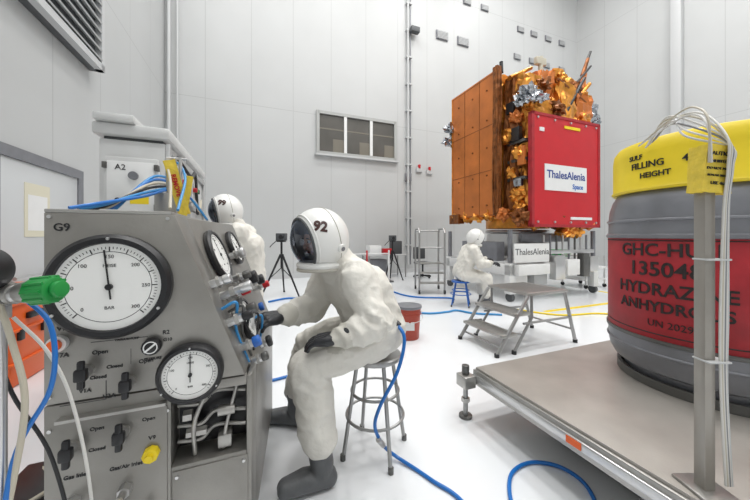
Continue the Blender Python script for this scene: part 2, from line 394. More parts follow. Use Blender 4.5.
cval(1.42,1.14,0.13,ALU,0.022); cval(1.50,1.12,0.10,RED,0.020); cval(1.36,1.20,0.08,ALU,0.02); cval(1.80,1.14,0.10,BLACK,0.035); cval(1.85,1.28,0.08,ALU)
cval(1.40,0.92,0.08,BLUEK,0.024); cval(1.46,0.83,0.07,DSTEEL,0.02); cval(1.86,0.97,0.06,BLUEK,0.025); cval(1.98,1.1,0.1,BLACK); cval(2.1,1.05,0.1,RED,0.022); cval(1.36,1.04,0.10,BLACK,0.018); cval(1.70,0.82,0.06,BLACK)
cval(1.70,1.17,0.09,DSTEEL,0.022); cval(1.48,1.04,0.10,DSTEEL,0.026)
for k in range(6):
    v = 1.36+k*0.07; z = 1.10-0.03*k
    p = V3((us(z,v),v,z))
    b.tube([p,p+nrm*0.06,p+nrm*0.055+V3((0,0.05,-0.12)),V3((us(0.85,v+0.05),v+0.05,0.85))],0.006, [LBLUE,DSTEEL,BLACK,ALU,BLACK,LBLUE][k])
b.box((uL,VC,zT),(uT-0.01,2.3,zT+0.012), STEEL, 0.003)
top = zT+0.012
b.cyl((-0.36,1.80,top),(-0.36,1.80,1.80),0.008, ALU); b.cyl((-0.42,1.80,1.79),(-0.33,1.80,1.79),0.006, ALU)
T1 = Matrix.Translation((-0.375,1.785,1.65)) @ Matrix.Rotation(math.radians(-14),4,'Y')
b.crumple((-0.026,-0.003,-0.15),(0.026,0.003,0.13), TAGY, 4, 0.002, T1)
T2 = Matrix.Translation((-0.335,1.77,1.57)) @ Matrix.Rotation(math.radians(8),4,'Y')
b.crumple((-0.018,-0.003,-0.08),(0.018,0.003,0.13), TAGY, 4, 0.002, T2)
b.text("REMOVE", 0.030, T1 @ place((0,-0.009,0.0),(0,-1,0),(1,0,0)), RED, 0.0008, bold=0.001)
b.box((-0.5,1.31,top),(-0.40,1.34,top+0.003), WHITE)
for (u,v) in ((-0.58,1.4),(-0.08,1.4),(-0.58,2.2),(-0.08,2.2)):
    b.cyl((u,v,0.1),(u,v,0.15),0.02, STEEL); b.cyl((u-0.02,v,0.055),(u+0.02,v,0.055),0.055, BLACK)
b.done("gauge_console_cart")

# ------------------------------------------------------------------ tall white equipment cabinet behind console
b = B(); x0,x1,y0,y1 = -0.93,-0.57,2.42,3.9
CW = mat("cabinet_paint",(0.60,0.605,0.60),0.4,0,0.03)
b.box((x0,y0,0.12),(x1,y1,2.02), CW, 0.01)
b.box((x0-0.03,y0-0.03,2.04),(x1+0.03,y1+0.03,2.12), CW, 0.02)
b.box((x0+0.02,y0+0.02,2.0),(x1-0.02,y1-0.02,2.06), DGREY)
b.box((x0-0.01,y0-0.06,2.12),(x0+0.2,y0+0.5,2.17), CW, 0.01)
b.box((x0+0.04,y0-0.05,1.50),(x1-0.03,y0,1.90), CW, 0.012)
b.box((x0+0.06,y0-0.056,1.55),(x1-0.05,y0-0.048,1.87), WHITE, 0.003)
for z in (1.58,1.84):
    for u in (x0+0.05,x1-0.04): b.box((u-0.012,y0-0.065,z-0.02),(u+0.012,y0-0.02,z+0.02), DSTEEL, 0.003)
b.cyl((x0+0.2,y0-0.075,1.78),(x0+0.2,y0-0.03,1.78),0.026, GREY); b.cyl((x0+0.12,y0-0.07,1.62),(x0+0.12,y0-0.03,1.62),0.016, BLACK)
b.text("A2", 0.05, place((x0+0.13,y0-0.058,1.83),(0,-1,0)), BLACK)
b.box((x0+0.18,y0-0.058,1.60),(x0+0.28,y0-0.055,1.66), YEL)
for v in (2.44,2.9,3.4,3.88): b.box((x1,v-0.02,0.12),(x1+0.025,v+0.02,2.02), ALU, 0.002)
for z in (1.3,1.65,1.98): b.box((x1,2.44,z-0.02),(x1+0.025,3.88,z+0.02), ALU, 0.002)
for v,z in ((2.65,1.5),(2.7,1.8),(3.15,1.8),(3.1,1.5)):
    b.box((x1,v-0.12,z-0.1),(x1+0.05,v+0.12,z+0.1), LGREY, 0.006)
    for q in (-0.06,0.0,0.06): b.cyl((x1+0.05,v+q,z),(x1+0.08,v+q,z),0.02, random.choice([BLACK,RED,GREY,GREEN]))
b.tube([(x1+0.05,2.5,1.95),(x1+0.10,2.7,1.85),(x1+0.08,3.0,1.92),(x1+0.05,3.3,1.6)],0.012, BLACK)
b.tube([(x1+0.05,2.5,1.6),(x1+0.10,2.8,1.68),(x1+0.08,3.2,1.62),(x1+0.05,3.5,1.75)],0.010, BEIGE)
for u in (x0+0.06,x1-0.06):
    for v in (y0+0.08,y1-0.08): b.cyl((u-0.02,v,0.06),(u+0.02,v,0.06),0.06, BLACK)
b.done("equipment_cabinet")

b = B()
for k,(c,dy) in enumerate(((BLUEH,0),(LBLUE,0.04),(BLACK,0.07),(BEIGE,0.10),(BLUEH,0.13),(LBLUE,0.16))):
    b.tube([(-0.63+0.015*k,1.42+dy,top+0.012),(-0.57,1.5+dy,top+0.04),(-0.50,1.75+dy,top+0.10+0.025*k),(-0.44,2.0+dy,top+0.17+0.01*k),(-0.38,2.2,top+0.14),(-0.30,2.27,top+0.012)],0.007, c)
b.box((-0.50,1.9,top+0.001),(-0.40,2.0,top+0.14), STEEL, 0.004)
b.tube([(-0.45,1.95,top+0.14),(-0.43,1.85,top+0.26),(-0.37,1.65,top+0.16),(-0.32,1.42,top+0.02)],0.006, BEIGE)
b.tube([(-0.45,1.95,top+0.14),(-0.40,1.9,top+0.30),(-0.33,1.75,top+0.2),(-0.31,1.5,top+0.02)],0.006, LBLUE)
b.done("hose_bundle")

# ------------------------------------------------------------------ sampling valve stand, left foreground
b = B()
px,py = -0.90,0.72
b.cyl((px,py,0.02),(px,py,1.33),0.012, ALU); b.cyl((px,py,0),(px,py,0.03),0.11, DSTEEL)
b.cyl((px-0.06,py,1.26),(px+0.055,py,1.26),0.022, ALU, bev=0.004); b.cyl((px+0.0,py,1.26),(px+0.025,py,1.26),0.030, STEEL, seg=6)
b.cyl((px+0.03,py,1.26),(px+0.04,py,1.26),0.026, STEEL); b.cyl((px,py,1.20),(px,py,1.235),0.02, STEEL, seg=6)
b.cyl((px+0.05,py,1.262),(px+0.085,py,1.265),0.024, STEEL, r2=0.030, bev=0.003)
b.cyl((px+0.08,py,1.265),(px+0.135,py,1.27),0.032, GREEN, bev=0.006, seg=14); b.cyl((px+0.135,py,1.27),(px+0.15,py,1.271),0.020, GREEN, bev=0.004)
for k in range(10):
    a = 2*math.pi*k/10; b.cyl((px+0.085,py+0.031*math.cos(a),1.266+0.031*math.sin(a)),(px+0.13,py+0.031*math.cos(a),1.27+0.031*math.sin(a)),0.004, GREEN, seg=6)
gauge(b, place((px-0.005,py-0.02,1.32),(0.3,-1,0)), 0.05, False, 0.5)
b.tube([(px+0.01,py-0.01,1.24),(px+0.04,py-0.01,1.15),(px+0.06,py,1.0),(px+0.03,py,0.8),(px-0.0,py-0.03,0.5),(px+0.05,py-0.1,0.02)],0.0065, BEIGE)
b.tube([(px+0.03,py+0.02,1.25),(px+0.09,py+0.03,1.17),(px+0.09,py+0.03,1.02),(px+0.03,py,0.85),(px+0.02,py-0.04,0.5),(px-0.05,py-0.1,0.02)],0.0055, BLUEH)
b.tube([(px+0.02,py+0.01,1.2),(px+0.06,py+0.05,1.1),(px+0.07,py+0.10,0.95),(px+0.08,py+0.14,0.7),(px+0.04,py+0.2,0.4),(px+0.02,py+0.2,0.02)],0.004, WCABLE)
b.tube([(px-0.02,py-0.01,1.2),(px-0.02,py+0.04,1.0),(px+0.04,py+0.08,0.8),(px+0.08,py+0.1,0.5),(px+0.1,py+0.1,0.02)],0.0045, BLACK)
b.done("sampling_valve_stand", room=False)

b = B(); b.box((-2.33,3.72,0.0),(-2.05,4.25,0.92), ORANGE, 0.03)
for z in (0.2,0.5,0.75): b.box((-2.33,3.70,z),(-2.03,4.27,z+0.03), ORANGE, 0.01)
b.box((-2.05,3.9,0.6),(-2.01,4.1,0.66), BLACK, 0.01)
for v in (3.82,4.15): b.box((-2.06,v-0.03,0.42),(-2.02,v+0.03,0.52), BLACK, 0.008)
b.done("orange_equipment_case")

# ------------------------------------------------------------------ people
def limb(tb, pts, fold=0.06, step=0.04, jit=0.006):
    sp = []
    for (p,r),(q,s) in zip(pts, pts[1:]):
        p, q = V3(p), V3(q); n = max(1, int((q-p).length/step))
        for k in range(n):
            t = k/n; w = 1 + (fold*(1 if len(sp)%2 else -1)*random.uniform(0.2,1) if fold else 0)
            j = V3([random.uniform(-jit,jit) for _ in range(3)]) if fold else V3((0,0,0))
            sp.append((p.lerp(q,t)+j, (r+(s-r)*t)*w))
    sp.append((V3(pts[-1][0]), pts[-1][1]))
    for p, r in sp:
        bmesh.ops.create_icosphere(tb, subdivisions=3 if r>0.03 else 2, radius=r, matrix=Matrix.Translation(p))
    for (p,r),(q,s) in zip(sp, sp[1:]):
        d = q-p
        if d.length < 1e-4: continue
        bmesh.ops.create_cone(tb, cap_ends=True, segments=20 if r>0.03 else 12, radius1=r, radius2=s, depth=d.length,
            matrix=Matrix.Translation((p+q)/2) @ d.to_track_quat('Z','Y').to_matrix().to_4x4())
def skinobj(name, tb, m, root, voxel, smooth=3, folds=None, amp=1.0):
    me = bpy.data.meshes.new(name); tb.to_mesh(me); tb.free(); me.materials.append(m)
    ob = bpy.data.objects.new(name, me); scene.collection.objects.link(ob); ob.parent = root
    r = ob.modifiers.new("r",'REMESH'); r.mode = 'VOXEL'; r.voxel_size = voxel; r.use_smooth_shade = True
    if smooth: s = ob.modifiers.new("s",'SMOOTH'); s.factor = 0.5; s.iterations = smooth
    dg = bpy.context.evaluated_depsgraph_get()
    nm = bpy.data.meshes.new_from_object(ob.evaluated_get(dg)); ob.modifiers.clear(); ob.data = nm
    for p in nm.polygons: p.use_smooth = True
    if not nm.materials: nm.materials.append(m)
    if folds:
        # cloth: broad soft drapes everywhere, sharper oblique creases near the joints
        segs, joints, wrists = folds
        segs = [(V3(a),V3(b_)) for a,b_ in segs]; joints = [V3(j) for j in joints]
        nrms = [v.normal.copy() for v in nm.vertices]
        for v, n in zip(nm.vertices, nrms):
            c = v.co.copy(); best = 1e9; ax = V3((0,0,1)); al = 0; A0 = segs[0][0]
            for a, b_ in segs:
                d = b_-a; t = max(0,min(1,(c-a).dot(d)/d.length_squared)); q = a+d*t; e = (c-q).length
                if e < best: best = e; ax = d.normalized(); al = (c-a).dot(ax); A0 = a
            jd = min((c-j).length for j in joints)
            wj = math.exp(-(jd/0.15)**2)
            rad = c-(A0+ax*al); obl = rad.dot(ax.orthogonal().normalized())
            ph = (al+obl*0.6)*2*math.pi/0.085 + 9*noise.noise(c*4.2)
            f1 = 1-2*abs(math.sin(ph*0.5))
            patch = max(0.0, min(1.0, 0.45+noise.noise(c*5+V3((3,7,1)))*2.2))
            # creases stretched along the limb: sample compressed along axis
            ca = c - ax*(al*0.55)
            rid = max(-0.6, 1-4.0*abs(noise.noise(ca*6.5+V3((9,2,4)))))
            rid2 = max(-0.6, 1-4.0*abs(noise.noise(c*11.0+V3((1,2,8)))))
            low = noise.noise(c*4.5+V3((5,5,5)))
            h = (0.0065*f1*wj*patch + 0.0075*rid*(0.5+0.6*patch) + 0.0035*rid2 + 0.012*low)*amp
            v.co = c + n*h
        nm.materials.append(CUFF)
        for p in nm.polygons:
            c = p.center
            for w, e in wrists:
                d = (V3(w)-V3(e)).normalized(); t = (c-V3(w)).dot(d)
                if t > -0.055 and (c-V3(w)).length < 0.12: p.material_index = 1
    nm.update()
    return ob
def hand(tb, w, d, n, side, curl=0.5, sc=1.0, spread=0.01):
    w=V3(w); d=V3(d).normalized(); n=V3(n); n=(n-d*n.dot(d)).normalized(); s=d.cross(n)*side
    for k in (-0.025,0,0.025):
        limb(tb, [(w,0.034*sc),(w+(d*0.05+s*k)*sc,0.027*sc),(w+(d*0.095+s*k*1.2)*sc,0.021*sc)], 0)
    for i,(o,L) in enumerate(((0.040,0.075),(0.014,0.085),(-0.013,0.08),(-0.038,0.062))):
        p = w+(d*0.095+s*o)*sc; dirv = (d+s*o*4*spread*10).normalized(); pts=[(p,0.0135*sc)]; a=0
        for seg,fr in ((0,0.45),(1,0.32),(2,0.25)):
            a += curl*(0.6 if seg==0 else 0.9)*(1+0.12*i)
            p = p + (dirv*math.cos(a)+n*math.sin(a))*L*fr*sc; pts.append((p,(0.0125-0.0012*seg)*sc))
        limb(tb, pts, 0, 0.2)
    t0 = w+(d*0.03+s*0.03)*sc; t1 = t0+(d*0.035+s*0.035+n*0.015)*sc; t2 = t1+(d*0.032+s*0.012+n*0.02*(0.5+curl))*sc; t3=t2+(d*0.024+n*0.014)*sc
    limb(tb, [(t0,0.019*sc),(t1,0.016*sc),(t2,0.014*sc),(t3,0.012*sc)], 0, 0.2)

def helmet(root, c, f, R, num=None, ndir=None):
    c = V3(c); F = frame(f); M = Matrix.Translation(c) @ F
    b = B(); A0 = 52
    def ring(a, RR): return (RR*math.sin(math.radians(a)), RR*math.cos(math.radians(a)))
    S = M @ Matrix.Diagonal((0.96,1.06,1.0,1))
    b.rev([ring(a,R) for a in range(A0,181,4)], HELM, S, 56)
    b.rev([ring(a,R*0.93) for a in range(A0,181,8)], LGREY, S, 40)
    T = lambda a,rr: S @ Matrix.Translation((0,0,rr*math.cos(math.radians(a))))
    b.torus(R*math.sin(math.radians(A0)),0.008, DGREY, T(A0,R), 56)
    b.torus(R*math.sin(math.radians(A0+8))*1.005,0.006, HELM, T(A0+8,R), 56)
    b.torus(R*math.sin(math.radians(104))*1.003,0.0025, SUIT2, T(104,R), 56, 8)
    for sx in (-1,1):
        p = F.to_3x3() @ V3((sx*R*0.90,-R*0.35,-0.04)); q = p*1.06
        b.cyl(c+p*0.95,c+q,R*0.15, HELM, bev=0.005)
        b.cyl(c+q*0.99,c+q*1.03,R*0.07, GREY)
    b.torus(R*0.66,0.022, HELM, Matrix.Translation(c+V3((0,0,-R*0.86))), 40)
    b.torus(R*0.72,0.010, SUIT2, Matrix.Translation(c+V3((0,0,-R*1.0))), 40)
    if num:
        n = V3(ndir).normalized(); X = frame(n).to_3x3() @ Matrix.Rotation(math.radians(-6),3,'Z')
        def fn(co):
            v = X @ V3((co.x,co.y,0)); w = (F.inverted().to_3x3() @ (n*R+v).normalized()); w.x*=0.96; w.y*=1.06
            return c + F.to_3x3() @ (w*(R*1.012+co.z))
        b.text(num, R*0.44, None, mat("number_black",(0.05,0.015,0.012),0.5), 0.002, fn=fn, bold=0.003)
    b.done("helmet", False, root)
    b = B(); b.rev([ring(a,R*0.985) for a in range(0,A0+1,4)], VISOR, S, 48); b.done("visor", False, root, sharp=80)
    b = B(); H_ = M @ Matrix.Translation((0,0,0.03))
    b.sph((0,-0.005,-0.02),0.088, SKIN, (0.86,1.18,1.0), H_)
    HOOD = mat("inner_hood",(0.14,0.14,0.16),0.7)
    b.sph((0,0.03,-0.035),0.094, HOOD, (0.92,1.1,0.95), H_)
    b.sph((0,-0.02,0.072),0.014, SKIN, (0.8,1.5,1.0), H_)
    b.sph((0,-0.055,0.062),0.016, mat("lips",(0.45,0.15,0.13),0.5), (1.4,0.35,0.5), H_)
    for sx in (-1,1):
        b.sph((sx*0.03,0.008,0.056),0.012, DIAL, (1.2,0.8,0.7), H_); b.sph((sx*0.03,0.008,0.064),0.005, BLACK, (1,1,0.6), H_)
        b.sph((sx*0.03,0.028,0.062),0.014, BLACK, (1.2,0.22,0.4), H_); b.sph((sx*0.078,-0.005,-0.01),0.02, SKIN, (0.4,1.2,0.8), H_)
    b.done("head", False, root)

def person(J, f, R, num, ndir, voxel, fold, boots, hands, amp=1.0, hose=None):
    root = bpy.data.objects.new("technician_in_protective_suit", None); scene.collection.objects.link(root)
    pel, ch, nk, hd = map(V3, (J['pel'],J['ch'],J['nk'],J['hd']))
    tb = bmesh.new(); segs = [(pel,nk)]; jts = [pel.lerp(ch,0.2)]; wr_ = []
    side = (V3(J['shL'])-V3(J['shR'])).normalized()
    for k in (-1,0,1):
        o = side*0.08*k
        limb(tb, [(pel+o,0.15),(pel.lerp(ch,0.45)+o,0.150),(ch+o*1.15,0.158),(ch.lerp(nk,0.6)+o,0.115)], fold*0.6, 0.07)
    limb(tb, [(ch,0.16),(nk,0.12),(nk.lerp(hd,0.35),0.11)], 0)
    for s in 'LR':
        sh,el,wr = V3(J['sh'+s]),V3(J['el'+s]),V3(J['wr'+s])
        limb(tb, [(ch.lerp(nk,0.5),0.125),(sh,0.102)], 0)
        limb(tb, [(sh,0.105),(sh.lerp(el,0.5),0.096),(el,0.088),(el.lerp(wr,0.5),0.076),(wr,0.052)], fold)
        hp,kn,an = V3(J['hip'+s]),V3(J['kn'+s]),V3(J['an'+s])
        an2 = an + V3((0,0,0.17))
        limb(tb, [(hp,0.137),(hp.lerp(kn,0.5),0.122),(kn,0.108)], fold, 0.05)
        limb(tb, [(kn,0.106),(kn.lerp(an2,0.5),0.104),(an2,0.088)], fold*1.2, 0.05)
        segs += [(sh,el),(el,wr),(hp,kn),(kn,an)]; jts += [el,kn,hp,sh,an2,wr.lerp(el,0.2)]; wr_.append((wr,el))
    skinobj("suit", tb, SUIT, root, voxel, 3, (segs,jts,wr_), amp)
    tb = bmesh.new()
    for s in 'LR':
        w,d,n,sd,cu = hands[s]; w=V3(w); el=V3(J['el'+s]); ax=(w-el).normalized()
        limb(tb, [(w-ax*0.05,0.056),(w-ax*0.01,0.043),(w+ax*0.01,0.036)], 0)
        hand(tb, w+ax*0.01, d, n, sd, cu, 1.05)
    skinobj("gloves", tb, GLOVE, root, min(0.0045, voxel*0.5), 2)
    tb = bmesh.new()
    for s in 'LR':
        an = V3(J['an'+s]); td = V3(boots[s]).normalized()
        a = V3((an.x,an.y,0.08))
        limb(tb, [(a+V3((0,0,0.22)),0.080),(a+V3((0,0,0.10)),0.066),(a,0.062)], 0.03, 0.05)
        for o in (-0.012,0.012):
            q = td.cross(V3((0,0,1)))*o
            limb(tb, [(a-td*0.04+q+V3((0,0,-0.03)),0.050),(a+td*0.09+q+V3((0,0,-0.02)),0.055),(a+td*0.19+q+V3((0,0,-0.033)),0.045)], 0)
    for v in tb.verts: v.co.z = max(v.co.z, 0.002)
    skinobj("boots", tb, BOOT, root, voxel*0.7, 2)
    helmet(root, hd, f, R, num, ndir)
    if hose:
        b = B(); b.tube(hose, 0.0105, BLUEH, 10)
        b.cyl(V3(hose[4])+V3((0.02,0.01,-0.08)),V3(hose[4])+V3((0.05,0.05,-0.14)),0.017, ALU)
        b.cyl(V3(hose[0])+V3((-0.02,0.02,0.01)),V3(hose[0])+V3((0.02,-0.02,-0.02)),0.022, BLACK)
        b.done("breathing_air_hose", False, root)
    return root

# seated operator at the console
J = dict(pel=(0.0,1.95,0.80), ch=(-0.11,1.90,1.06), nk=(-0.23,1.86,1.20), hd=(-0.33,1.80,1.375),
    shL=(-0.09,1.71,1.14), elL=(0.01,1.62,0.93), wrL=(-0.19,1.57,0.865),
    shR=(-0.32,2.04,1.15), elR=(-0.41,1.98,0.93), wrR=(-0.535,1.76,0.925),
    hipL=(0.0,1.86,0.775), knL=(-0.37,1.66,0.675), anL=(-0.30,1.67,0.09),
    hipR=(-0.02,2.05,0.775), knR=(-0.47,2.12,0.62), anR=(-0.58,2.22,0.09))
person(J, (-0.76,-0.58,-0.24), 0.178, "92", (0.20,-0.88,0.36), 0.0085, 0.03,
    dict(L=(-0.9,-0.35,0), R=(-0.95,0.1,0)),
    dict(L=((-0.19,1.57,0.865),(-0.95,0.05,-0.12),(-0.1,0.1,-1),-1,0.35), R=((-0.535,1.76,0.925),(-0.62,-0.75,0.05),(-0.3,0.2,-0.9),-1,0.5)), 1.25,
    [(0.12,1.80,0.88),(0.17,1.74,0.80),(0.13,1.72,0.62),(0.03,1.72,0.42),(0.0,1.75,0.28),(0.05,1.80,0.14),(0.12,1.86,0.035),(0.24,1.78,0.012),(0.33,1.69,0.012),(0.45,1.57,0.012),(0.55,1.3,0.012),(0.5,0.9,0.012)])
# standing technician at the equipment cabinet
J = dict(pel=(-1.38,3.30,0.98), ch=(-1.40,3.27,1.28), nk=(-1.52,3.24,1.47), hd=(-1.59,3.20,1.655),
    shL=(-1.40,3.07,1.42), elL=(-1.46,2.98,1.15), wrL=(-1.61,3.02,1.18),
    shR=(-1.48,3.45,1.42), elR=(-1.54,3.50,1.17), wrR=(-1.69,3.40,1.25),
    hipL=(-1.38,3.20,0.93), knL=(-1.42,3.16,0.52), anL=(-1.38,3.15,0.09),
    hipR=(-1.38,3.40,0.93), knR=(-1.43,3.42,0.52), anR=(-1.40,3.43,0.09))
person(J, (-0.80,-0.52,-0.18), 0.172, "99", (0.20,-0.85,0.38), 0.012, 0.03,
    dict(L=(-0.95,-0.2,0), R=(-0.95,0.1,0)),
    dict(L=((-1.61,3.02,1.18),(-0.95,-0.05,-0.1),(0,0,-1),-1,0.6), R=((-1.69,3.40,1.25),(-0.9,-0.2,0),(0,0,-1),1,0.6)), 1.5)
# seated technician near the satellite
J = dict(pel=(1.72,5.95,0.67), ch=(1.84,5.94,0.98), nk=(1.93,5.92,1.17), hd=(1.97,5.90,1.35),
    shL=(1.87,6.14,1.11), elL=(2.04,6.18,0.88), wrL=(2.24,6.12,0.90),
    shR=(1.89,5.73,1.11), elR=(2.00,5.68,0.85), wrR=(2.22,5.75,0.86),
    hipL=(1.72,6.05,0.64), knL=(2.16,6.12,0.56), anL=(2.18,6.12,0.09),
    hipR=(1.72,5.85,0.64), knR=(2.14,5.75,0.56), anR=(2.16,5.72,0.09))
person(J, (0.78,0.30,-0.55), 0.17, None, None, 0.015, 0.03,
    dict(L=(0.95,0.1,0), R=(0.95,-0.2,0)),
    dict(L=((2.24,6.12,0.90),(0.95,-0.05,0.1),(0,0,-1),1,0.6), R=((2.22,5.75,0.86),(0.9,0.2,0),(0,0,-1),-1,0.6)), 1.6)

# ------------------------------------------------------------------ stools
def stool(cx, cy, h, m, seatm, r=0.17):
    b = B()
    b.rev([(0,h-0.035),(r*0.96,h-0.035),(r,h-0.025),(r,h-0.008),(r*0.95,h),(0,h)], seatm, Matrix.Translation((cx,cy,0)), 36)
    for k in range(4):
        a = math.radians(25+90*k); t = V3((cx+r*0.72*math.cos(a),cy+r*0.72*math.sin(a),h-0.03)); e = V3((cx+(r+0.05)*math.cos(a),cy+(r+0.05)*math.sin(a),0.0))
        b.cyl(t,e,0.0125, m); b.cyl(e,e+V3((0,0,0.035)),0.017, DSTEEL)
    for z,rr in ((0.24,r+0.015),(h*0.62,r*0.9)): b.torus(rr,0.009, m, Matrix.Translation((cx,cy,z)), 36, 8)
    return b.done("work_stool", False)
stool(0.0,1.96,0.635, STG, STG)
stool(1.70,5.95,0.50, BLUEK, BLUEK, 0.18)

# ------------------------------------------------------------------ floor hoses
def hose(pts, r=0.011, m=BLUEH, name="air_hose"):
    b = B(); b.tube(pts, r, m, 10); b.done(name, False)
hose([(0.70,1.40,0.012),(0.715,1.585,0.012),(0.80,1.75,0.012),(0.95,1.83,0.012),(1.10,1.80,0.012),(1.17,1.68,0.012),(1.12,1.5,0.012),(1.0,1.3,0.012)],0.011)
hose([(-1.0,2.85,0.014),(-0.92,2.90,0.014),(-0.75,3.02,0.014),(-0.5,3.25,0.014),(-0.2,3.6,0.014),(0.1,4.6,0.014),(0.25,5.2,0.014)],0.014)
hose([(-2.2,6.2,0.02),(-1.9,6.55,0.02),(-1.5,6.5,0.02),(-0.9,7.05,0.02),(-0.3,7.2,0.02)],0.02)
hose([(0.3,5.6,0.018),(0.9,5.3,0.018),(1.3,5.4,0.018),(1.5,5.5,0.018),(1.75,5.3,0.018),(2.2,5.2,0.018)],0.018, LBLUE)
hose([(0.2,8.2,0.018),(0.5,7.2,0.018),(0.9,6.7,0.018),(1.6,6.6,0.018),(1.7,6.45,0.018)],0.018)
hose([(2.6,5.6,0.015),(3.2,5.2,0.015),(3.9,5.3,0.015),(4.3,5.2,0.015)],0.015, YEL, "yellow_cable")

# ------------------------------------------------------------------ bucket
b = B(); c = Matrix.Translation((0.46,4.1,0))
b.rev([(0,0),(0.135,0),(0.14,0.01),(0.162,0.40),(0.17,0.40),(0.17,0.415),(0.155,0.415),(0.152,0.38),(0,0.38)], BUCKET, c, 36)
b.rev([(0,0.41),(0.172,0.41),(0.178,0.42),(0.176,0.445),(0.150,0.45),(0,0.45)], GREY, c, 36)
for z in (0.33,0.36): b.torus(0.160,0.006, BUCKET, c @ Matrix.Translation((0,0,z)))
b.tube([(0.29,4.1,0.36),(0.30,3.97,0.28),(0.46,3.93,0.24),(0.62,3.97,0.28),(0.63,4.1,0.36)],0.005, ALU)
b.box((0.40,3.948,0.14),(0.52,3.96,0.25), WHITE)
b.done("plastic_bucket", False)

# ------------------------------------------------------------------ tripods
def tripod(x,y,h,s=1.0):
    b = B()
    b.cyl((x,y,h*0.5),(x,y,h-0.05),0.024, BLACK); b.cyl((x,y,h*0.68),(x,y,h*0.74),0.05, BLACK)
    for k in range(3):
        a = math.radians(-20+120*k); e = V3((x+0.42*s*math.cos(a),y+0.42*s*math.sin(a),0.0))
        b.cyl((x+0.03*math.cos(a),y+0.03*math.sin(a),h*0.72),e,0.026, BLACK, r2=0.018); b.cyl(e,e+V3((0,0,0.03)),0.026, BLACK)
        m_ = V3((x+0.22*s*math.cos(a),y+0.22*s*math.sin(a),h*0.34)); b.cyl((x,y,h*0.5),m_,0.010, BLACK)
    b.box((x-0.09,y-0.07,h-0.06),(x+0.09,y+0.07,h-0.03), BLACK, 0.005)
    b.box((x-0.12,y-0.06,h-0.03),(x+0.12,y+0.06,h+0.14), DGREY, 0.015); b.cyl((x+0.02,y-0.13,h+0.055),(x+0.02,y-0.05,h+0.055),0.05, BLACK)
    b.tube([(x-0.1,y,h-0.02),(x-0.2,y-0.05,h-0.12),(x-0.25,y-0.05,h-0.18)],0.01, BLACK)
    b.done("camera_tripod", False)
tripod(-2.15,6.9,1.30,1.15); tripod(0.55,9.4,1.25,0.8)

# ------------------------------------------------------------------ satellite
b = B()
b.crumple((5.2,5.35,1.9),(7.4,6.9,5.1), GOLD, 16, 0.03)
b.box((5.06,5.32,1.84),(5.14,6.95,5.16), OFOIL, 0.01)
for v in (5.32,6.92): b.box((5.045,v,1.86),(5.07,v+0.03,5.14), GOLD)
for v in (5.85,6.4): b.box((5.055,v,1.86),(5.064,v+0.012,5.14), BROWN)
for z in (1.86,2.9,3.95,5.1): b.box((5.055,5.34,z),(5.064,6.93,z+0.012), BROWN)
for v in (5.6,6.1,6.65):
    for z in (2.1,2.8,3.45,4.1,4.8): b.cyl((5.045,v,z),(5.06,v,z),0.02, BROWN, seg=10)
b.crumple((5.0,5.22,1.85),(5.14,5.36,5.2), BROWN, 8, 0.015); b.box((5.0,6.6,1.7),(5.2,7.0,1.95), BROWN,0.01)
b.crumple((5.42,4.75,1.95),(7.3,5.4,4.3), GOLD, 10, 0.05)
b.crumple((5.30,4.95,2.0),(5.5,5.30,4.9), BROWN, 7, 0.05)
for (v,z,s) in ((4.95,2.3,0.16),(5.1,2.8,0.14),(4.9,3.2,0.15),(5.15,3.6,0.17),(5.0,4.0,0.14),(4.9,2.0,0.13)):
    b.blob((5.34,v,z), s, random.choice([GOLD,GOLD,OFOIL]), 0.35)
for z in (2.6,3.0,3.4): b.box((5.28,4.72,z),(5.42,5.2,z+0.06), DSTEEL)
b.box((5.24,4.85,3.45),(5.35,5.15,3.75), BLACK, 0.01); b.box((5.24,4.8,2.45),(5.33,5.0,2.62), SILVER, 0.01); b.box((5.24,5.0,4.1),(5.33,5.2,4.35), BLACK, 0.01); b.box((5.25,4.72,2.9),(5.33,4.9,3.3), OFOIL, 0.01)
b.box((5.36,4.60,1.60),(7.47,4.67,3.96), RED, 0.012)
for (a,c,d,e) in ((5.33,5.40,1.57,3.99),(7.43,7.50,1.57,3.99)): b.box((a,4.585,d),(c,4.69,e), DRED,0.004)
for z in (1.57,3.93): b.box((5.33,4.585,z),(7.5,4.69,z+0.06), DRED,0.004)
b.box((5.70,4.585,2.36),(7.02,4.60,2.92), WHITE)
NAVY = mat("logo_navy",(0.02,0.05,0.25),0.5)
b.text("ThalesAlenia", 0.235, place((6.36,4.583,2.70),(0,-1,0)), NAVY, 0.002, bold=0.004)
b.text("Space", 0.15, place((6.72,4.583,2.47),(0,-1,0)), BLUEK, 0.002, bold=0.003)
b.box((6.3,4.583,3.74),(6.8,4.60,3.80), YEL); b.box((6.5,4.583,1.74),(7.2,4.60,1.80), WHITE); b.box((5.55,4.583,3.6),(5.68,4.6,3.68), WHITE)
for u in (5.5,6.0,6.5,7.0,7.35):
    for z in (1.68,3.88): b.cyl((u,4.575,z),(u,4.6,z),0.025, ALU, seg=10)
